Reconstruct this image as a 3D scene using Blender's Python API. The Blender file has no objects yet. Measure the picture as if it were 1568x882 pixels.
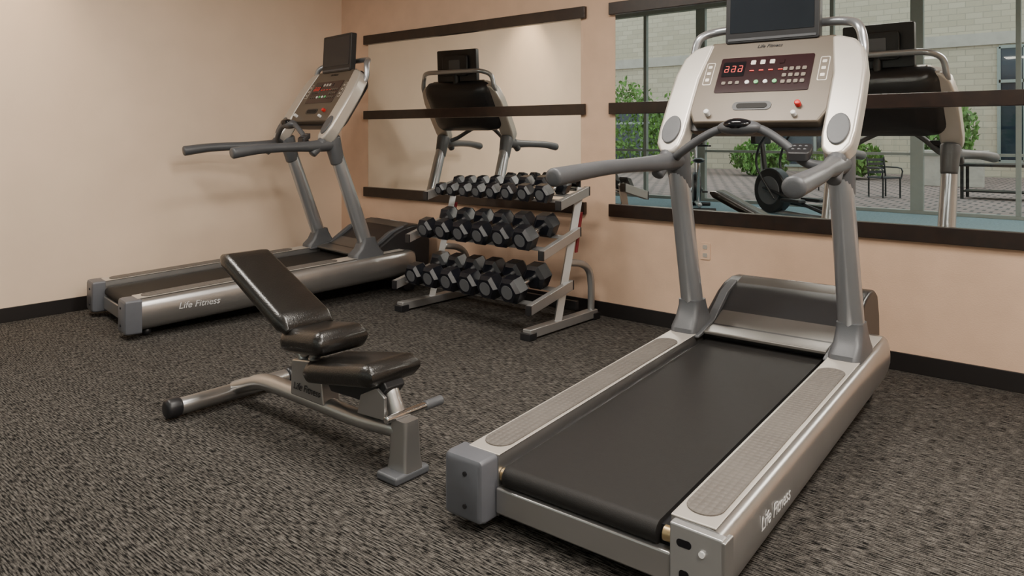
import bpy, bmesh, math, random
from mathutils import Vector, Matrix, Euler
random.seed(4)
S=bpy.context.scene
COL=S.collection
# ------------------------------------------------------------------ materials
def nodes(name):
    m=bpy.data.materials.new(name); m.use_nodes=True
    nt=m.node_tree; b=nt.nodes['Principled BSDF']; return m,nt,b
def mat(name,col,rough=.5,metal=0,var=.08,scale=12,bump=0,bscale=200,coat=0,emit=0,spec=.5):
    m,nt,b=nodes(name)
    tc=nt.nodes.new('ShaderNodeTexCoord'); n=nt.nodes.new('ShaderNodeTexNoise')
    n.inputs['Scale'].default_value=scale; n.inputs['Detail'].default_value=4
    nt.links.new(tc.outputs['Object'],n.inputs['Vector'])
    r=nt.nodes.new('ShaderNodeValToRGB')
    c=Vector(col)
    lo=[max(0,x*(1-var)) for x in c]; hi=[min(1,x*(1+var)) for x in c]
    r.color_ramp.elements[0].position=.3; r.color_ramp.elements[1].position=.7
    r.color_ramp.elements[0].color=(*lo,1); r.color_ramp.elements[1].color=(*hi,1)
    nt.links.new(n.outputs['Fac'],r.inputs['Fac']); nt.links.new(r.outputs['Color'],b.inputs['Base Color'])
    b.inputs['Roughness'].default_value=rough; b.inputs['Metallic'].default_value=metal
    b.inputs['Coat Weight'].default_value=coat; b.inputs['Specular IOR Level'].default_value=spec
    if emit: 
        b.inputs['Emission Color'].default_value=(*col,1); b.inputs['Emission Strength'].default_value=emit
    if bump:
        n2=nt.nodes.new('ShaderNodeTexNoise'); n2.inputs['Scale'].default_value=bscale
        nt.links.new(tc.outputs['Object'],n2.inputs['Vector'])
        bp=nt.nodes.new('ShaderNodeBump'); bp.inputs['Strength'].default_value=bump; bp.inputs['Distance'].default_value=.005
        nt.links.new(n2.outputs['Fac'],bp.inputs['Height']); nt.links.new(bp.outputs['Normal'],b.inputs['Normal'])
    return m
def math_n(nt,op,a,b=None):
    n=nt.nodes.new('ShaderNodeMath'); n.operation=op
    for i,x in enumerate((a,b)):
        if x is None: continue
        if isinstance(x,(int,float)): n.inputs[i].default_value=x
        else: nt.links.new(x,n.inputs[i])
    return n.outputs[0]
def carpet(name,dark,light):
    m,nt,b=nodes(name)
    tc=nt.nodes.new('ShaderNodeTexCoord')
    def noise(sx,sy,det=2):
        mp=nt.nodes.new('ShaderNodeMapping'); mp.inputs['Scale'].default_value=(sx,sy,1)
        nt.links.new(tc.outputs['Object'],mp.inputs['Vector'])
        n=nt.nodes.new('ShaderNodeTexNoise'); n.inputs['Scale'].default_value=1; n.inputs['Detail'].default_value=det
        nt.links.new(mp.outputs['Vector'],n.inputs['Vector']); return n.outputs['Fac']
    a=noise(24,185,1); c=noise(150,30,1); d=noise(300,300,1); e=noise(2.5,14,3)
    sp=nt.nodes.new('ShaderNodeSeparateXYZ'); nt.links.new(tc.outputs['Object'],sp.inputs[0])
    row=math_n(nt,'MULTIPLY',math_n(nt,'SINE',math_n(nt,'MULTIPLY',sp.outputs['Y'],2*math.pi/.012)),.06)
    s=math_n(nt,'MULTIPLY',a,1.15); s=math_n(nt,'ADD',s,math_n(nt,'MULTIPLY',c,.25)); s=math_n(nt,'ADD',s,math_n(nt,'MULTIPLY',d,.42))
    s=math_n(nt,'ADD',s,math_n(nt,'MULTIPLY',e,.15))
    s=math_n(nt,'ADD',s,row)
    s=math_n(nt,'DIVIDE',s,1.97)
    r=nt.nodes.new('ShaderNodeValToRGB')
    r.color_ramp.elements[0].position=.42; r.color_ramp.elements[0].color=(*dark,1)
    r.color_ramp.elements[1].position=.66; r.color_ramp.elements[1].color=(*light,1)
    nt.links.new(s,r.inputs['Fac']); nt.links.new(r.outputs['Color'],b.inputs['Base Color'])
    b.inputs['Roughness'].default_value=.95; b.inputs['Specular IOR Level'].default_value=.10
    bp=nt.nodes.new('ShaderNodeBump'); bp.inputs['Strength'].default_value=.4; bp.inputs['Distance'].default_value=.004
    nt.links.new(s,bp.inputs['Height']); nt.links.new(bp.outputs['Normal'],b.inputs['Normal'])
    return m
def brick(name,c1,c2,mort,w,h,axes='xz',rough=.85,ms=.012):
    m,nt,b=nodes(name)
    tc=nt.nodes.new('ShaderNodeTexCoord'); sp=nt.nodes.new('ShaderNodeSeparateXYZ'); cb=nt.nodes.new('ShaderNodeCombineXYZ')
    nt.links.new(tc.outputs['Object'],sp.inputs[0])
    nt.links.new(sp.outputs['X'],cb.inputs[0]); nt.links.new(sp.outputs['Z' if axes=='xz' else 'Y'],cb.inputs[1])
    t=nt.nodes.new('ShaderNodeTexBrick'); t.inputs['Scale'].default_value=1
    t.inputs['Brick Width'].default_value=w; t.inputs['Row Height'].default_value=h; t.inputs['Mortar Size'].default_value=ms
    t.inputs['Color1'].default_value=(*c1,1); t.inputs['Color2'].default_value=(*c2,1); t.inputs['Mortar'].default_value=(*mort,1)
    nt.links.new(cb.outputs[0],t.inputs['Vector']); nt.links.new(t.outputs['Color'],b.inputs['Base Color'])
    b.inputs['Roughness'].default_value=rough; return m
def dotted(name,col):
    m=mat(name,col,.7,0,.05); nt=m.node_tree; b=nt.nodes['Principled BSDF']
    tc=nt.nodes.new('ShaderNodeTexCoord'); v=nt.nodes.new('ShaderNodeTexVoronoi'); v.inputs['Scale'].default_value=45; v.inputs['Randomness'].default_value=.15
    nt.links.new(tc.outputs['Object'],v.inputs['Vector'])
    bp=nt.nodes.new('ShaderNodeBump'); bp.inputs['Strength'].default_value=1; bp.inputs['Distance'].default_value=.01; bp.invert=True
    nt.links.new(v.outputs['Distance'],bp.inputs['Height']); nt.links.new(bp.outputs['Normal'],b.inputs['Normal'])
    return m
M_lwall=mat('wall_paint_beige',(.79,.62,.475),.85,0,.03,3,.06,90)
M_bwall=mat('wall_vinyl_tan',(.66,.46,.33),.8,0,.05,6,.15,120)
M_ceil=mat('ceiling_white',(.74,.70,.64),.9,0,.02)
M_base=mat('baseboard_dark',(.010,.008,.008),.5)
M_wood=mat('dark_wood',(.017,.008,.005),.35,0,.35,18,0,200,.2)
M_carpet=carpet('carpet_woven',(.0055,.0052,.005),(.150,.138,.124))
M_teal=carpet('carpet_teal',(.17,.25,.28),(.32,.42,.46))
M_mirror,nt,b=nodes('mirror_glass'); b.inputs['Metallic'].default_value=1; b.inputs['Roughness'].default_value=.0
b.inputs['Base Color'].default_value=(.90,.92,.90,1)
M_silver=mat('silver_paint',(.45,.445,.44),.30,.88,.04,5)
M_rail=mat('rail_warm_silver',(.53,.495,.45),.36,.4,.03,5)
M_post=mat('post_silver_gray',(.40,.42,.45),.28,.75,.04,5)
M_arm=mat('console_white_silver',(.54,.505,.46),.33,.4,.03,5)
M_tan=mat('console_tan',(.115,.094,.073),.40,.3,.04,8)
M_gray=mat('plastic_gray',(.078,.082,.09),.42,0,.06,10,.1,300)
M_cap=mat('plastic_cap_gray',(.10,.105,.12),.42,0,.06,10)
M_dark=mat('plastic_dark',(.013,.013,.015),.4,0,.08)
M_hood=mat('hood_gray',(.14,.13,.12),.32,.5,.06,8)
M_black=mat('black_gloss',(.005,.005,.007),.12,0,.1)
M_screen=mat('screen_glass',(.012,.015,.020),.18,0,.1,3,0,200,0)
M_belt=mat('belt_rubber',(.010,.009,.0085),.60,0,.10,40,.15,400,0,0,.35)
M_foot=dotted('footpad_rubber',(.125,.112,.10))
M_brass=mat('brass_roller',(.45,.33,.18),.4,.8)
M_white=mat('white_plastic',(.75,.75,.75),.5)
M_red=mat('red_plastic',(.55,.02,.02),.4)
M_sticker=mat('sticker_dark_red',(.20,.015,.025),.4)
M_led=mat('red_led',(.7,.04,.03),.5,0,0,12,0,200,0,.15)
M_green=mat('green_button',(.15,.5,.2),.5)
M_disp=mat('display_maroon',(.022,.008,.010),.15)
M_leather=mat('black_vinyl',(.009,.008,.007),.30,0,.15,20,.25,160,.2)
M_chrome=mat('chrome',(.6,.6,.6),.18,1,.02)
M_rubber=mat('dumbbell_rubber',(.005,.006,.010),.28,0,.15,30,.1,300)
M_rack=mat('rack_silver',(.40,.40,.40),.34,.65,.04,8)
M_frame=mat('window_frame_gray',(.27,.30,.28),.45,.2,.03)
M_bldg=brick('building_brick',(.54,.47,.36),(.46,.40,.30),(.36,.32,.25),.5,.2)
M_patio=brick('patio_brick',(.33,.235,.21),(.27,.20,.185),(.09,.075,.07),.3,.3,'xy',.85,.03)
M_conc=mat('concrete',(.45,.41,.36),.8,0,.08,4)
M_leaf=mat('leaf_green',(.12,.25,.05),.5,0,.6,3)
M_glassdark=mat('dark_window_glass',(.02,.03,.045),.1)
M_logo=mat('logo_gray',(.60,.60,.60),.5)
M_light=mat('lamp_diffuser',(1,.93,.82),.5,0,0,12,0,200,0,4)

# ------------------------------------------------------------------ geometry helpers
def empty(name,loc=(0,0,0),rz=0,sc=1):
    e=bpy.data.objects.new(name,None); e.empty_display_size=.2; COL.objects.link(e)
    e.location=loc; e.rotation_euler=(0,0,rz); e.scale=(sc,)*3; return e
def mk(name,vs,fs,m,parent=None,bevel=0,seg=2,smooth=True,ang=40,sub=0):
    me=bpy.data.meshes.new(name); me.from_pydata([tuple(v) for v in vs],[],fs)
    bm=bmesh.new(); bm.from_mesh(me); bmesh.ops.recalc_face_normals(bm,faces=bm.faces); bm.to_mesh(me); bm.free()
    for x in (m if isinstance(m,(list,tuple)) else [m]): me.materials.append(x)
    if smooth:
        me.shade_smooth(); me.set_sharp_from_angle(angle=math.radians(ang))
    o=bpy.data.objects.new(name,me); COL.objects.link(o)
    if parent: o.parent=parent
    if bevel:
        b=o.modifiers.new('bevel','BEVEL'); b.width=bevel; b.segments=seg; b.limit_method='ANGLE'; b.angle_limit=math.radians(30); b.harden_normals=True
    if sub:
        s=o.modifiers.new('sub','SUBSURF'); s.levels=sub; s.render_levels=sub
    return o
def box(name,x0,x1,y0,y1,z0,z1,m,parent=None,bevel=0,seg=2,X=None):
    vs=[Vector((x,y,z)) for z in (z0,z1) for x,y in ((x0,y0),(x1,y0),(x1,y1),(x0,y1))]
    if X: vs=[X@v if isinstance(X,Matrix) else X(v) for v in vs]
    return mk(name,vs,[(0,3,2,1),(4,5,6,7),(0,1,5,4),(1,2,6,5),(2,3,7,6),(3,0,4,7)],m,parent,bevel,seg)
def prism(name,pts,c0,c1,f,m,parent=None,bevel=0,seg=2,ang=40):
    n=len(pts)
    vs=[f(a,b,c0) for a,b in pts]+[f(a,b,c1) for a,b in pts]
    fs=[tuple(range(n))[::-1],tuple(range(n,2*n))]+[(i,(i+1)%n,n+(i+1)%n,n+i) for i in range(n)]
    return mk(name,vs,fs,m,parent,bevel,seg,True,ang)
def loft(name,rings,m,parent=None,bevel=0,ang=40,sub=0):
    n=len(rings[0]); vs=[v for r in rings for v in r]; fs=[]
    for k in range(len(rings)-1):
        for i in range(n): fs.append((k*n+i,k*n+(i+1)%n,(k+1)*n+(i+1)%n,(k+1)*n+i))
    fs.append(tuple(range(n))[::-1]); fs.append(tuple((len(rings)-1)*n+i for i in range(n)))
    return mk(name,vs,fs,m,parent,bevel,2,True,ang,sub)
def rrect(cx,cy,w,h,r,n=5):
    o=[]
    for sx,sy,a in ((1,1,0),(-1,1,90),(-1,-1,180),(1,-1,270)):
        for i in range(n+1):
            t=math.radians(a+90*i/n); o.append((cx+sx*(w/2-r)+r*math.cos(t),cy+sy*(h/2-r)+r*math.sin(t)))
    return o
def ell(cx,cy,rx,ry,n=24): return [(cx+rx*math.cos(2*math.pi*i/n),cy+ry*math.sin(2*math.pi*i/n)) for i in range(n)]
def cr(P,sub):
    if len(P)==2: 
        return [(P[0]*(1-i/sub)+P[1]*(i/sub)) for i in range(sub+1)]
    Q=[P[0]*2-P[1]]+P+[P[-1]*2-P[-2]]; out=[]
    for i in range(1,len(Q)-2):
        p0,p1,p2,p3=Q[i-1:i+3]
        for k in range(sub):
            t=k/sub
            out.append(.5*((2*p1)+(p2-p0)*t+(2*p0-5*p1+4*p2-p3)*t*t+(3*p1-p0-3*p2+p3)*t**3))
    out.append(Q[-2]); return out
def tube(name,pts,r,m,parent=None,n=16,sub=6,rnd=True,flat=1.0):
    rs=r if isinstance(r,(list,tuple)) else [r]*len(pts)
    P=cr([Vector((*p,q)) for p,q in zip(pts,rs)],sub)
    C=[Vector(p[:3]) for p in P]; R=[p[3] for p in P]
    if rnd:
        t0=(C[0]-C[1]).normalized(); t1=(C[-1]-C[-2]).normalized()
        a=[(C[0]+t0*R[0]*k,R[0]*q) for k,q in ((.35,.5),(.28,.8),(.14,.96))]; z=[(C[-1]+t1*R[-1]*k,R[-1]*q) for k,q in ((.14,.96),(.28,.8),(.35,.5))]
        C=[x[0] for x in a]+C+[x[0] for x in z]; R=[x[1] for x in a]+R+[x[1] for x in z]
    T=[(C[min(i+1,len(C)-1)]-C[max(i-1,0)]).normalized() for i in range(len(C))]
    up=Vector((0,0,1)) if abs(T[0].z)<.9 else Vector((0,1,0))
    u=T[0].cross(up).normalized(); rings=[]
    for i,c in enumerate(C):
        u=(u-T[i]*u.dot(T[i])).normalized(); w=T[i].cross(u)
        rings.append([c+(u*math.cos(2*math.pi*k/n)+w*math.sin(2*math.pi*k/n)*flat)*R[i] for k in range(n)])
    return loft(name,rings,m,parent,0,50)
def ball(name,c,r,m,parent=None,seg=20):
    bm=bmesh.new(); bmesh.ops.create_uvsphere(bm,u_segments=seg,v_segments=seg//2,radius=1)
    vs=[(c[0]+v.co.x*r[0],c[1]+v.co.y*r[1],c[2]+v.co.z*r[2]) for v in bm.verts]; fs=[tuple(v.index for v in f.verts) for f in bm.faces]; bm.free()
    return mk(name,vs,fs,m,parent)
def text(name,s,size,loc,rot,m,parent=None):
    c=bpy.data.curves.new(name,'FONT'); c.body=s; c.size=size; c.extrude=.0006; c.shear=.25; c.align_x='CENTER'; c.materials.append(m)
    o=bpy.data.objects.new(name,c); COL.objects.link(o); o.location=loc; o.rotation_euler=rot
    if parent: o.parent=parent
    return o

# ------------------------------------------------------------------ camera
CX,CY,CH=6.267,-4.714,1.35; YAW=math.radians(40.2)
cam=bpy.data.cameras.new('camera'); co=bpy.data.objects.new('camera',cam); COL.objects.link(co)
co.location=(CX,CY,CH); co.rotation_euler=(math.radians(90),0,YAW)
cam.sensor_width=36; cam.lens=1144/1568*36; cam.shift_y=-(441-207)/1568; cam.clip_start=.05; cam.clip_end=200
S.camera=co

# ------------------------------------------------------------------ room shell
H=3.25; H2=4.15; XR=9.5; XL=-4.5; YB=-9.6; YJ=-5.0
box('floor',XL,XR,-5.6,.12,-.1,0,M_carpet)
box('floor_rear',XL,XR,YB,-5.6,-.1,0,M_teal)
box('ceiling',-.12,XR,YJ,.12,H,H+.1,M_ceil)
box('ceiling_rear',XL,XR,YB-.1,YJ,H2,H2+.1,M_ceil)
box('wall_soffit',-.12,XR,YJ,YJ+.1,H+.1,H2+.1,M_ceil)
box('wall_back',-.12,XR,0,.12,0,H,M_bwall)
box('wall_left',-.12,0,YJ,0,0,H,M_lwall)
box('wall_alcove',XL,-.12,YJ,YJ+.12,0,H2,M_lwall)
box('wall_far_left',XL-.12,XL,YB,YJ+.12,0,H2,M_lwall)
box('wall_right',XR,XR+.12,YB,.12,0,H2,M_lwall)
box('baseboard_back',.014,XR,-.014,0,0,.105,M_base,None,.003)
box('baseboard_left',0,.014,YJ,0,0,.105,M_base,None,.003)
box('baseboard_right',XR-.014,XR,YB,0,0,.105,M_base,None,.003)
for i,(x0,x1) in enumerate(((.39,3.03),(3.245,7.9))):
    box('wall_mirror',x0+.045,x1-.05,-.008,0,.80,2.28,M_mirror)
    for k,(z,h) in enumerate(((2.285,.045),(1.547,.042),(.795,.046))):
        box('trim_%d'%(i*3+k+1),x0,x1,-.035,-.009 if k==1 else 0,z-h,z+h,M_wood,None,.004)
e=empty('wall_outlet',(4.0,0,.565)); prism('plate',rrect(0,0,.07,.115,.008),0,-.006,lambda a,b,c:Vector((a,c,b)),M_bwall,e)
for dz in (-.028,.028): prism('socket',rrect(0,dz,.032,.028,.008),-.006,-.009,lambda a,b,c:Vector((a,c,b)),M_arm,e)
# window wall
e=empty('window_1',(0,0,0))
box('sill',XL,XR,YB-.06,YB+.06,0,.06,M_frame,e,.005)
box('header',XL,XR,YB-.08,YB+.08,3.95,H2,M_frame,e)
box('transom',XL,XR,YB-.03,YB+.03,1.0,1.05,M_frame,e,.004)
for i,x in enumerate([-4.4,-3.3,-2.0,-.7,.6,1.9,3.3,4.75,5.9,7.05,8.2,9.4]):
    w=.10 if i in (3,6) else .035
    box('mullion_%d'%i,x-w,x+w,YB-.05,YB+.05,.06,3.95,M_frame,e,.004)
g,nt,b=nodes('pane_glass'); out=nt.nodes['Material Output']; tr=nt.nodes.new('ShaderNodeBsdfTransparent'); gl=nt.nodes.new('ShaderNodeBsdfGlossy'); gl.inputs['Roughness'].default_value=.02
mx=nt.nodes.new('ShaderNodeMixShader'); mx.inputs[0].default_value=.04; tr.inputs[0].default_value=(.94,.97,.94,1)
nt.links.new(tr.outputs[0],mx.inputs[1]); nt.links.new(gl.outputs[0],mx.inputs[2]); nt.links.new(mx.outputs[0],out.inputs['Surface'])
box('pane',XL,XR,YB-.004,YB+.004,.06,3.95,g,e)
# courtyard
box('ground_patio',-22,20,-24,YB-.1,-.12,-.02,M_patio)
e=empty('courtyard_building',(0,0,0))
box('facade',-22,20,-24.4,-24,-.02,9,M_bldg,e)
box('band',-22,20,-24.0,-23.9,4.3,4.7,M_conc,e)
for x0,x1,z0,z1 in ((2.7,4.1,.5,4.2),(-4.6,-1.6,.2,2.4),(-12,-9,.2,2.6)):
    box('dark_window',x0,x1,-24,-23.96,z0,z1,M_glassdark,e)
    for x in (x0,(x0+x1)/2,x1): box('window_frame',x-.05,x+.05,-23.96,-23.9,z0,z1,M_frame,e)
    for z in (z0,z0+.7*(z1-z0),z1): box('window_rail',x0,x1,-23.96,-23.9,z-.05,z+.05,M_frame,e)
e=empty('garden_planter',(0,0,0))
box('curb',1.5,3.1,-18.2,-17.9,-.02,.85,M_conc,e,.02); box('bench_cap',1.4,3.2,-18.3,-17.8,.85,.95,M_conc,e,.02)
def bush(name,c,r,n=1300):
    vs=[];fs=[]
    for i in range(n):
        d=Vector((random.gauss(0,1),random.gauss(0,1),random.gauss(0,1))).normalized()
        k=.55+.45*random.random(); k*=1+.15*math.sin(5*d.x+3*d.z)*math.cos(4*d.y)
        p=Vector((c[0]+d.x*r[0]*k,c[1]+d.y*r[1]*k,c[2]+d.z*r[2]*k))
        R=Euler((random.random()*6,random.random()*6,random.random()*6)).to_matrix(); s=.08+.05*random.random()
        j=len(vs)
        for q in ((-1,0,0),(0,-.5,.1),(1,0,0),(0,.5,.1)): vs.append(p+R@(Vector(q)*s))
        fs.append((j,j+1,j+2,j+3))
    return mk(name,vs,fs,M_leaf,None,0,2,False)
for c,r in (((-8.6,-19.5,1.8),(1.6,1,1.7)),((-6.6,-19.8,1.4),(1.2,1,1.4)),((-3.6,-20,.6),(1.0,.8,.6)),((-.8,-20,.6),(1.1,.8,.6)),((1.9,-20.2,1.4),(.8,.8,1.4))):
    bush('garden_shrub',c,r)
e=empty('patio_table',(3.9,-14.2,-.02))
box('top',-.7,.7,-.4,.4,.70,.76,M_dark,e,.01)
for sx in (-1,1):
    for sy in (-1,1): box('leg',sx*.62-.03,sx*.62+.03,sy*.33-.03,sy*.33+.03,0,.70,M_dark,e)
box('shelf',-.62,.62,-.33,.33,.15,.18,M_dark,e)
def chair(loc,rz):
    e=empty('patio_chair',loc,rz)
    box('seat',-.25,.25,-.25,.25,.42,.46,M_dark,e,.01)
    for sx in (-1,1):
        for sy in (-1,1): tube('leg',[(sx*.22,sy*.22,0),(sx*.22,sy*.22,.43)],.018,M_dark,e,8,1,False)
        tube('back_post',[(sx*.22,.22,.43),(sx*.22,.28,.88)],.018,M_dark,e,8,2)
        tube('armrest',[(sx*.25,-.22,.43),(sx*.25,-.22,.64),(sx*.25,.24,.66)],.016,M_dark,e,8,3)
    for i in range(4): box('slat',-.22,.22,.235+i*.012,.25+i*.012,.52+i*.09,.58+i*.09,M_dark,e)
chair((1.9,-13.2,-.02),2.2); chair((.4,-14.5,-.02),-1.1)

# ------------------------------------------------------------------ treadmill
def treadmill(loc,rz,sc,open_right,ud,ry):
    T=empty('treadmill',loc,rz,sc)
    k=.0516
    zr=lambda y:.25+k*max(0,y)
    base=[(.322,-.03),(.322,0),(.44,0),(.466,-.004),(.482,-.018),(.492,-.045),(.497,-.085),(.496,-.12),(.486,-.16),(.465,-.19),(.43,-.205),(.322,-.205)]
    for s,nm in ((1,'side_rail_right'),(-1,'side_rail_left')):
        rings=[]
        for y,sh,dz in ((.03,0,0),(.5,0,0),(1.0,0,0),(1.6,0,0),(1.95,0,0),(2.06,.006,.004),(2.13,.02,.012),(2.17,.05,.03),(2.18,.09,.06)):
            ring=[]
            for x,z in base:
                xx=x-sh*((x-.322)/.17); zz=z-dz if z>-.1 else z+dz*.8
                ring.append(Vector((s*xx,y,zr(y)+zz)))
            rings.append(ring)
        loft(nm,rings,M_silver,T,0,35)
        prism(nm+'_cover',[(s*.320,.03),(s*.458,.03),(s*.458,2.05),(s*.320,2.05)],0,.006,lambda a,b,c:Vector((a,b,zr(b)+c)),M_rail,T,.003)
        prism(nm+'_footpad',rrect(s*.388,.77,.112,1.40,.054,8),.004,.010,lambda a,b,c:Vector((a,b,zr(b)+c)),M_foot,T)
        if s==1 and open_right:
            prism('end_bracket',[(.33,.05),(.49,.05),(.49,.245),(.33,.25)],.0,.035,lambda a,b,c:Vector((a,c,b)),M_rack,T,.006)
            prism('slot',rrect(.375,.20,.045,.022,.010),-.001,.01,lambda a,b,c:Vector((a,c,b)),M_black,T)
            prism('slot_low',rrect(.375,.10,.03,.05,.010),-.001,.01,lambda a,b,c:Vector((a,c,b)),M_black,T)
            for q in ((.43,.19),(.46,.11),(.42,.08)): prism('bolt',ell(q[0],q[1],.009,.009,12),-.007,.005,lambda a,b,c:Vector((a,c,b)),M_white,T)
            box('side_flange',.482,.497,0,.06,.05,.24,M_silver,T,.004)
        else:
            rings=[]
            for y,i in ((-.055,.014),(-.048,.004),(-.03,0),(.045,0)):
                rings.append([Vector((s*x,y,z)) for x,z in rrect(.413,.147,.172-2*i,.216-2*i,.014)])
            loft('end_cap_'+('r' if s>0 else 'l'),rings,M_cap,T)
            for q in ((.40,.20),(.40,.09)): prism('cap_screw',ell(s*q[0],q[1],.008,.008,12),-.060,-.05,lambda a,b,c:Vector((a,c,b)),M_dark,T)
    box('rear_crossbar',-.325,.325,.015,.055,.06,.15,M_silver,T,.008)
    box('bed',-.324,.324,.06,2.1,-.14,-.052,M_dark,T,0,2,lambda v:Vector((v.x,v.y,zr(v.y)+v.z)))
    pr=[]; r=.036; yc=.055; zc=zr(yc)-.035-r
    for i in range(13):
        t=math.pi/2+math.pi*i/12; pr.append((yc+r*math.cos(t),zc+r*math.sin(t)))
    pr+= [(1.85,zr(1.85)-.035-2*r),(1.85,zr(1.85)-.035)]
    prism('running_belt',pr,-.300,.276,lambda a,b,c:Vector((c,a,b)),M_belt,T,0,2,30)
    for s in (-1,1): tube('roller_end',[(s*.29,yc,zc),(s*.32,yc,zc)],.022,M_brass,T,16,2,False)
    hp=[(1.70,.335-.03),(1.70,.352),(1.82,.372),(1.92,.43),(2.02,.495),(2.10,.528),(2.20,.545),(2.29,.54),(2.34,.51),(2.36,.40),(2.35,.20),(2.30,.12),(1.9,.12)]
    prism('motor_hood',hp,-.385,.385,lambda a,b,c:Vector((c*(1-.03*max(0,b-.35)/.2),a,b)),M_dark,T,.018,3)
    hs=[(1.66,.325),(1.66,.343),(1.78,.357),(1.90,.41),(2.0,.468),(2.10,.520),(2.17,.545),(2.19,.552),(2.19,.50),(1.8,.33)]
    prism('hood_slope_panel',hs,-.30,.30,lambda a,b,c:Vector((c,a,b+.012*(1-math.cos(c*4)))) ,M_hood,T,.006)
    text('hood_label','Life Fitness',.03,(0,2.245,.547),(math.radians(-4),0,0),M_logo,T)
    for s in (-1,1):
        prism('hood_wing',[(1.60,.335),(1.80,.38),(1.98,.50),(2.12,.545),(2.12,.36),(1.60,.32)],s*.30,s*.345,lambda a,b,c:Vector((c,a,b)),M_gray,T,.01)
        rings=[]
        for z,hx,hy,cx,cy in ((.32,.072,.14,.390,1.73),(.36,.070,.135,.390,1.73),(.40,.064,.095,.393,1.735),(.46,.060,.064,.393,1.735),(.49,.058,.060,.393,1.73)):
            rings.append([Vector((s*x,y,z)) for x,y in rrect(cx,cy,2*hx,2*hy,min(hx,hy)*.5)])
        loft('post_boot',rings,M_gray,T)
        tube('upright_post',[(s*.393,1.765,.33),(s*.39,1.595+ud,1.27)],[.058,.051],M_post,T,24,4)
    U=empty('upper_assembly',(0,ud,.01)); U.parent=T; T0=T; T=U
    for s in (-1,1):
        tube('post_collar',[(s*.39,1.65,1.08),(s*.39,1.60,1.26)],[.054,.066],M_gray,T,24,3)
        tube('handrail',[(s*.39,1.60,1.22),(s*.40,1.46,1.205),(s*.43,1.25,1.20),(s*.47,1.0,1.19),(s*.49,ry,1.165)],[.058,.046,.036,.037,.042],M_gray,T,20,6,True,.95)
        tube('rail_knob',[(s*.40,1.52,1.24),(s*.41,1.43,1.15)],[.04,.032],M_gray,T)
    uy,uz=.543,.839
    def F(a,b,c): return Vector((a,1.53+uy*b-uz*c,1.26+uz*b+uy*c))
    for s in (-1,1):
        ol=[(.40,-.03),(.435,-.015),(.462,.03),(.470,.10),(.472,.30),(.468,.45),(.445,.56),(.40,.62),(.33,.645),(.29,.645),(.30,.58),(.325,.42),(.325,.20),(.325,.08),(.335,.01),(.365,-.025)]
        prism('console_arm',[(s*a,b) for a,b in ol],-.06,.035,F,M_arm,T,.018,3)
        prism('arm_pad',ell(s*.397,.105,.048,.082,28),.03,.046,F,M_gray,T,.006)
    prism('console_face',[(-.30,.15),(.30,.15),(.335,.22),(.335,.50),(.31,.655),(-.31,.655),(-.335,.50),(-.335,.22)],-.03,.028,F,M_tan,T,.012,3)
    rings=[]
    for c,q in ((-.02,1),(-.07,.98),(-.13,.86),(-.165,.6)):
        rings.append([F(a*q,.40+(b-.40)*q,c) for a,b in rrect(0,.40,.78,.53,.09)])
    loft('console_shell',rings,M_dark,T)
    prism('display_window',rrect(0,.435,.46,.215,.01),.026,.031,F,M_disp,T)
    prism('display_left',rrect(-.155,.47,.115,.09,.004),.030,.033,F,M_black,T)
    def seg7(cx,cy,w,h):
        t=.0035
        for px,py,sx,sy in ((0,h/2,w,t),(0,0,w,t),(0,-h/2,w,t),(w/2,h/4,t,h/2),(-w/2,-h/4,t,h/2),(w/2,-h/4,t,h/2)):
            prism('led_segment',rrect(cx+px,cy+py,sx,sy,.0012,1),.032,.0345,F,M_led,T)
    for i in range(3): seg7(-.19+i*.035,.47,.018,.036)
    for j in range(3):
        for i in range(4): prism('key',rrect(.105+i*.03,.38+j*.038,.020,.020,.004,2),.030,.035,F,M_tan,T)
    for i in range(4): prism('readout',rrect(-.06+i*.047,.505,.024,.026,.004,2),.030,.0345,F,M_arm if i<3 else M_disp,T)
    for i in range(4): prism('readout_low',rrect(-.06+i*.047,.455,.022,.006,.002,2),.030,.0345,F,M_led,T)
    for i,m in enumerate((M_white,M_green,M_white,M_green)): prism('round_button',ell(-.07+i*.045,.385,.011,.011,14),.030,.036,F,m,T)
    for i in range(3): prism('low_key',rrect(-.19+i*.035,.385,.02,.018,.004,2),.030,.0345,F,M_tan,T)
    prism('tray_slot',rrect(-.02,.245,.19,.048,.022),.026,.031,F,M_dark,T)
    prism('tray_inner',rrect(-.02,.245,.15,.028,.013),.030,.033,F,M_belt,T)
    tube('stop_button',[F(.20,.245,.02),F(.20,.245,.05)],.014,M_red,T); tube('start_knob',[F(-.23,.20,.02),F(-.23,.20,.055)],.014,M_white,T)
    tube('right_knob',[F(.19,.19,.02),F(.19,.19,.05)],.012,M_white,T)
    for s in (-1,1):
        prism('side_key_panel',rrect(s*.282,.45,.045,.14,.008),.026,.0295,F,M_arm,T)
        prism('side_key_panel_in',rrect(s*.282,.45,.037,.13,.006),.029,.031,F,M_tan,T)
        for j in range(3): prism('side_key',rrect(s*.282,.41+j*.04,.02,.018,.003,2),.030,.033,F,M_arm,T)
    text('console_label','Life Fitness',.028,F(0,.60,.030),(math.atan2(uz,uy),0,0),M_dark,T)
    tube('crossbar_grip',[(-.385,1.56,1.22),(-.31,1.48,1.255),(-.20,1.45,1.32),(-.10,1.44,1.365),(0,1.44,1.375),(.10,1.44,1.365),(.20,1.45,1.30),(.29,1.46,1.22),(.385,1.56,1.20)],[.024,.021,.020,.020,.022,.020,.020,.022,.024],M_gray,T,14,6)
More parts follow.
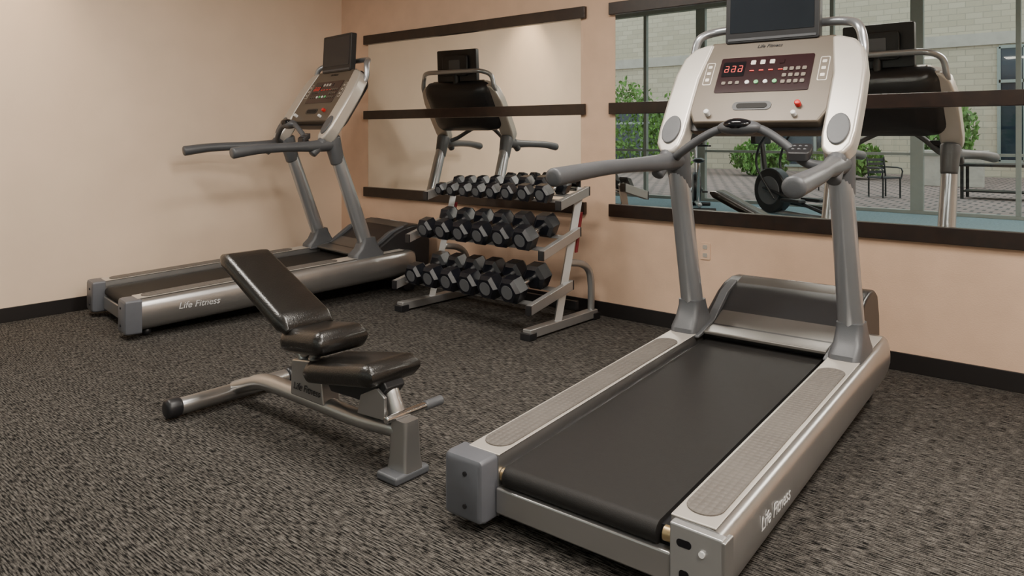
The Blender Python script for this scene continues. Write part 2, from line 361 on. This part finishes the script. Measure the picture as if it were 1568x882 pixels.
    ball('grip_pod',(0,1.435,1.375),(.105,.055,.038),M_gray,T); ball('grip_pod_inset',(0,1.415,1.388),(.07,.042,.030),M_black,T)
    prism('keypad',rrect(.27,1.43,.10,.07,.02),1.245,1.285,lambda a,b,c:Vector((a,b,c+(b-1.43)*.6)),M_dark,T,.006)
    for i in range(3):
        for j in range(2): ball('keypad_key',(.245+i*.025,1.42+j*.022,1.285+(j*.022-.01)*.6),(.008,.007,.006),M_gray,T,8)
    tube('top_handle',[F(-.42,.50,-.03),F(-.425,.60,-.03),(-.40,1.90,1.855),(-.32,1.96,1.895),(-.15,1.97,1.90),(.15,1.97,1.90),(.32,1.96,1.895),(.40,1.90,1.855),F(.425,.60,-.03),F(.42,.50,-.03)],.022,M_post,T,16,6)
    X=Matrix.Translation((0,1.87,1.81))@Matrix.Rotation(math.radians(-3),4,'X')
    fx=lambda a,b,c:X@Vector((a,c,b))
    prism('monitor_body',rrect(0,.155,.47,.31,.014),-.025,.025,fx,M_dark,T,.005)
    prism('monitor_screen',rrect(0,.17,.42,.235,.004),-.0275,-.02,fx,M_screen,T)
    prism('monitor_strip',rrect(0,.018,.44,.012,.004),-.028,-.02,fx,M_gray,T)
    prism('monitor_back',rrect(0,.155,.30,.20,.03),.02,.06,fx,M_dark,T,.01)
    prism('monitor_port',rrect(0,.16,.13,.10,.01),.059,.064,fx,M_gray,T,.003)
    tube('monitor_neck',[(0,1.91,1.88),(0,1.90,1.72)],.03,M_dark,T)
    T=T0
    text('side_label','Life Fitness',.06,(.4985,.40,zr(.42)-.11),(math.radians(90),0,math.radians(90)),M_logo,T)
    for s in (-1,1):
        ball('leveling_foot',(s*.40,.10,.03),(.03,.03,.03),M_dark,T,12); tube('transport_wheel',[(s*.33,2.15,.06),(s*.38,2.15,.06)],.06,M_dark,T,20,2,False)
        box('lift_leg',s*.34-.02,s*.34+.02,2.02,2.17,.05,.2,M_dark,T,.005)
    return T
treadmill((4.905,-2.81,0),math.radians(2.0),1,True,-.06,.66)
treadmill((.705,-2.50,0),math.radians(-8),1.04,False,-.17,.80)

# ------------------------------------------------------------------ dumbbell rack
R=empty('dumbbell_rack',(0,0,0))
XA,XB=1.92,3.17
tiers=[((-.60,.865),(-.25,.948)),((-.79,.545),(-.36,.665)),((-.925,.205),(-.45,.303))]
for s,x in ((-1,XA),(1,XB)):
    box('foot_beam',x-.035,x+.035,-.90,-.11,.012,.072,M_rack,R,.006)
    for y in (-.88,-.13): box('foot_pad',x-.042,x+.042,y-.04,y+.04,0,.05,M_dark,R,.006)
    tube('upright',[(x,-.56,.06),(x,-.285,.97)],.034,M_rack,R,4,2,False)
    prism('upright_sticker',[(-.395,.52),(-.370,.52),(-.305,.80),(-.33,.80)],x+.026,x+.036,lambda a,b,c:Vector((c,a,b)),M_sticker,R)
    tube('rear_brace',[(x,-.15,.06),(x,-.15,.25),(x,-.18,.36),(x,-.27,.42),(x,-.42,.45)],.026,M_rack,R,14,6)
    for a,b in tiers:
        q=.034
        prism('tier_bracket',[(a[0],a[1]-q),(b[0],b[1]-q),(b[0],b[1]+q),(a[0],a[1]+q)],x-.02 + s*.035,x+.02+ s*.035,lambda a,b,c:Vector((c,a,b)),M_rack,R,.004)
        for p in (a,b): prism('bracket_end',rrect(p[0],p[1],.012,.066,.004),x-.022+s*.035,x+.022+s*.035,lambda a,b,c:Vector((c,a,b)),M_dark,R)
for a,b in tiers:
    dy,dz=b[0]-a[0],b[1]-a[1]; l=math.hypot(dy,dz); dy/=l; dz/=l
    for t in (.10,l-.12):
        y=a[0]+dy*t; z=a[1]+dz*t-.004
        prism('shelf_rail',[(y,z-.01),(y+dy*.05,z-.01+dz*.05),(y+dy*.05-dz*.008,z+dz*.05+dy*.008-.01),(y-dz*.008,z+dy*.008-.01)],XA-.02,XB+.02,lambda a,b,c:Vector((c,a,b)),M_rack,R)
box('cross_tie',XA,XB,-.34,-.31,.10,.16,M_dark,R)
vs=[];fs=[];mi=[]
def revolve(prof,seg,Mx,m,ph=0):
    st=len(vs)
    for (r,h) in prof:
        for i in range(seg):
            t=2*math.pi*(i+ph)/seg; vs.append(Mx@Vector((r*math.cos(t),r*math.sin(t),h)))
    for k in range(len(prof)-1):
        for i in range(seg):
            fs.append((st+k*seg+i,st+k*seg+(i+1)%seg,st+(k+1)*seg+(i+1)%seg,st+(k+1)*seg+i)); mi.append(m)
    fs.append(tuple(st+i for i in range(seg))[::-1]); mi.append(m)
    fs.append(tuple(st+(len(prof)-1)*seg+i for i in range(seg))); mi.append(m)
def dumbbell(x,a,b,r,hl,gap):
    dy,dz=b[0]-a[0],b[1]-a[1]; l=math.hypot(dy,dz); dy/=l; dz/=l
    ax=Vector((0,dy,dz)); up=Vector((0,-dz,dy)); c=Vector((x,(a[0]+b[0])/2,(a[1]+b[1])/2))+up*(r*.866-.004)
    B=Matrix((( 1,0,0),(0,up.y,ax.y),(0,up.z,ax.z))).to_4x4()
    Mx=Matrix.Translation(c)@B
    for s in (-1,1):
        z0=s*gap/2; z1=s*(gap/2+hl)
        P=[(r*.72,z0),(r,z0+s*hl*.16),(r,z0+s*hl*.80),(r*.78,z1)]
        revolve(P,6,Mx,0,0)
        revolve([(r*.5,z1),(r*.5,z1+s*.002),(r*.42,z1+s*.002)],20,Mx,2)
    revolve([(.014,-gap/2),(.018,-gap/4),(.019,0),(.018,gap/4),(.014,gap/2)],14,Mx,1)
def row(n,x0,x1,ti,r0,r1,hl,gap):
    ws=[r0+(r1-r0)*i/(n-1) for i in range(n)]; tot=sum(2*w for w in ws); sp=((x1-x0)-tot)/(n-1); x=x0
    for w in ws:
        dumbbell(x+w,tiers[ti][0],tiers[ti][1],w,hl*(w/r1)**.5,gap); x+=2*w+sp
row(8,1.95,3.11,0,.054,.074,.095,.125)
row(6,1.95,3.10,1,.082,.092,.125,.13)
row(6,1.95,3.10,2,.088,.098,.135,.14)
o=mk('dumbbells',vs,fs,[M_rubber,M_chrome,M_gray],None,0,2,True,30)
for p,i in zip(o.data.polygons,mi): p.material_index=i
bv=o.modifiers.new('b','BEVEL'); bv.width=.006; bv.segments=2; bv.limit_method='ANGLE'; bv.angle_limit=math.radians(35)

# ------------------------------------------------------------------ weight bench
B=empty('weight_bench',(0.025,-2.72,0))
def pad(name,p0,p1,w0,w1,th,crown=.012):
    dx,dz=p1[0]-p0[0],p1[1]-p0[1]; l=math.hypot(dx,dz); dx/=l; dz/=l
    rings=[]; N=14
    for i in range(N+1):
        t=i/N; e=min(t,1-t)*l; q=min(1,math.sqrt(max(0,1-(1-min(1,e/.045))**2))) ; q=.35+.65*q
        w=(w0+(w1-w0)*t)*(1-.10*(1-q)/.65*1.2)
        c=Vector((p0[0]+dx*l*t,0,p0[1]+dz*l*t)); up=Vector((-dz,0,dx)); 
        if up.z<0: up=-up
        mid=c-up*th/2; ring=[]
        for a,b in rrect(0,0,w,th*q,th*q*.46,6): ring.append(mid+Vector((0,a,0))+up*(b+(crown*(1-(2*a/w)**2) if b>0 else 0)))
        rings.append(ring)
    return loft(name,rings,M_leather,B,0,60)
pad('back_pad',(2.795,.785),(3.375,.515),.265,.285,.075)
pad('lumbar_pad',(3.285,.475),(3.61,.515),.25,.28,.10,.015)
pad('seat_pad',(3.47,.365),(3.945,.445),.27,.29,.085,.015)
tube('rear_foot',[(2.72,-.33,.052),(2.72,.33,.052)],.040,M_silver,B,16,4)
for s in (-1,1): tube('foot_cap',[(2.72,s*.30,.055),(2.72,s*.345,.055)],.047,M_dark,B,16,2)
tube('main_beam',[(2.72,0,.07),(2.84,0,.11),(3.0,0,.155),(3.3,0,.16),(3.7,0,.155),(3.97,0,.175)],[.04,.042,.045,.045,.042,.042],M_silver,B,16,6,True,.85)
rings=[]
for z,hx,hy in ((.02,.058,.052),(.08,.050,.045),(.18,.048,.040),(.225,.045,.038)):
    rings.append([Vector((x,y,z)) for x,y in rrect(4.0,0,2*hx,2*hy,.015)])
loft('front_post',rings,M_silver,B)
box('front_foot',3.94,4.06,-.10,.08,0,.035,M_gray,B,.012,3)
tube('front_handle',[(3.98,-.08,.235),(3.98,.20,.235)],.016,M_chrome,B,14,3); tube('handle_grip',[(3.98,.13,.235),(3.98,.215,.235)],.020,M_gray,B,14,3)
tube('seat_hinge',[(3.96,0,.22),(3.90,0,.34)],.035,M_silver,B,14,3)
prism('seat_bracket',[(3.58,.25),(3.88,.26),(3.95,.34),(3.91,.38),(3.53,.31)],-.05,.05,lambda a,b,c:Vector((a,c,b)),M_dark,B,.008)
prism('adjust_sector',[(3.78,.21),(3.95,.22),(3.95,.31),(3.90,.34),(3.80,.29)],-.065,-.05,lambda a,b,c:Vector((a,c,b)),M_silver,B,.004)
prism('pivot_box',[(3.27,.17),(3.52,.17),(3.50,.31),(3.42,.35),(3.28,.33)],-.045,.045,lambda a,b,c:Vector((a,c,b)),M_silver,B,.008)
text('bench_label','Life Fitness',.045,(3.40,-.048,.205),(math.radians(90),0,0),M_dark,B)
tube('back_support',[(3.33,0,.30),(3.25,0,.42),(3.18,0,.54)],[.026,.026,.026],M_silver,B,12,4)
tube('back_rail',[(3.30,0,.48),(3.05,0,.59),(2.95,0,.64)],.018,M_silver,B,10,3)
tube('ladder_bar',[(3.30,0,.34),(3.42,0,.41)],.022,M_silver,B,10,3)
tube('ladder_post',[(3.36,0,.30),(3.44,0,.42)],.025,M_silver,B,10,3)

# ------------------------------------------------------------------ equipment at the far side (seen in the mirror)
def elliptical(loc,rz):
    E=empty('elliptical_trainer',loc,rz)
    tube('base_rail',[(-.9,0,.06),(.9,0,.06)],.04,M_post,E); tube('rear_foot',[(.85,-.3,.04),(.85,.3,.04)],.035,M_dark,E); tube('front_foot',[(-.85,-.3,.04),(-.85,.3,.04)],.035,M_dark,E)
    prism('drive_shroud',ell(-.45,.42,.36,.38,32),-.10,.10,lambda a,b,c:Vector((a,c,b)),M_dark,E,.03,3)
    prism('shroud_disc',ell(-.45,.42,.24,.24,32),-.115,.115,lambda a,b,c:Vector((a,c,b)),M_gray,E,.01)
    tube('mast',[(-.6,0,.5),(-.72,0,1.25)],.04,M_dark,E)
    box('console',-.80,-.68,-.18,.18,1.2,1.42,M_dark,E,.02)
    for s in (-1,1):
        tube('pedal_arm',[(-.5,s*.17,.35 +s*.12),(.75,s*.17,.16)],.028,M_dark,E); box('pedal',.0,.40,s*.22-.08,s*.22+.08,.27,.33,M_dark,E,.02)
        tube('swing_arm',[(-.2,s*.22,.30),(-.55,s*.26,.80),(-.50,s*.27,1.15),(-.35,s*.26,1.35)],.02,M_dark,E)
    return E
elliptical((1.9,-7.6,0),math.radians(25))
def bike(loc,rz):
    E=empty('exercise_bike',loc,rz)
    tube('frame_rail',[(-.6,0,.10),(.6,0,.12)],.045,M_post,E)
    for x in (-.6,.6): tube('foot',[(x,-.27,.035),(x,.27,.035)],.035,M_dark,E)
    prism('flywheel_cover',ell(-.25,.38,.30,.28,28),-.07,.07,lambda a,b,c:Vector((a,c,b)),M_dark,E,.02,3)
    tube('seat_post',[(.25,0,.12),(.35,0,.85)],.03,M_chrome,E); ball('saddle',(.38,0,.90),(.16,.11,.05),M_leather,E)
    tube('handle_post',[(-.35,0,.5),(-.45,0,1.15)],.03,M_post,E)
    tube('handlebar',[(-.25,-.25,1.15),(-.42,-.22,1.15),(-.48,0,1.15),(-.42,.22,1.15),(-.25,.25,1.15)],.018,M_dark,E)
    box('console',-.53,-.46,-.13,.13,1.17,1.38,M_dark,E,.01)
    for s in (-1,1): tube('crank',[(-.2,s*.09,.36),(-.2+s*.15,s*.11,.30)],.015,M_chrome,E); box('pedal',-.25+s*.15,-.15+s*.15,s*.16-.05,s*.16+.05,.27,.30,M_dark,E)
bike((.0,-8.0,0),math.radians(60))

# ------------------------------------------------------------------ lights
def troffer(x,y,P,sx=.6,sy=1.2,z=None):
    E=empty('ceiling_light_panel',(x,y,z or H))
    box('housing',-sx/2-.03,sx/2+.03,-sy/2-.03,sy/2+.03,-.02,0,M_ceil,E); box('diffuser',-sx/2,sx/2,-sy/2,sy/2,-.024,-.018,M_light,E)
    l=bpy.data.lights.new('lamp','AREA'); l.shape='RECTANGLE'; l.size=sx; l.size_y=sy; l.energy=P; l.color=(1,.93,.84)
    o=bpy.data.objects.new('lamp',l); COL.objects.link(o); o.parent=E; o.location=(0,0,-.03)
for x,y,P,sx,sy,z in ((1.9,-3.6,76,1.2,.6,H),(4.3,-2.3,72,1.2,.6,H),(6.9,-2.2,112,.6,1.2,H),(7.0,-4.2,112,.6,1.2,H),(7.2,-7.0,70,.6,1.2,H2)): troffer(x,y,P,sx,sy,z)
def downlight(x,y,P,tgt):
    E=empty('recessed_downlight',(x,y,H))
    tube('trim_ring',[(0,0,-.012),(0,0,0)],.07,M_white,E,24,1,False); tube('bulb',[(0,0,-.016),(0,0,-.012)],.05,M_light,E,20,1,False)
    l=bpy.data.lights.new('lamp','SPOT'); l.energy=P; l.spot_size=math.radians(80); l.spot_blend=.9; l.color=(1,.78,.52); l.shadow_soft_size=.04
    o=bpy.data.objects.new('lamp',l); COL.objects.link(o); o.parent=E; o.location=(0,0,-.03)
    o.rotation_euler=(Vector(tgt)-Vector((x,y,H))).to_track_quat('-Z','Y').to_euler()
downlight(.5,-3.1,75,(0,-3.1,2.1))
downlight(7.4,-.5,40,(7.4,0,2.1))
w=bpy.data.worlds.new('world'); S.world=w; w.use_nodes=True
bg=w.node_tree.nodes['Background']; sky=w.node_tree.nodes.new('ShaderNodeTexSky'); 
try:
    sky.sky_type='HOSEK_WILKIE'; sky.turbidity=6; sky.sun_direction=(.2,.3,.9)
except Exception as ex: print(ex)
mixn=w.node_tree.nodes.new('ShaderNodeMixRGB'); mixn.inputs[0].default_value=.8; mixn.inputs[2].default_value=(.88,.94,1,1)
w.node_tree.links.new(sky.outputs[0],mixn.inputs[1]); w.node_tree.links.new(mixn.outputs[0],bg.inputs[0]); bg.inputs[1].default_value=2.4
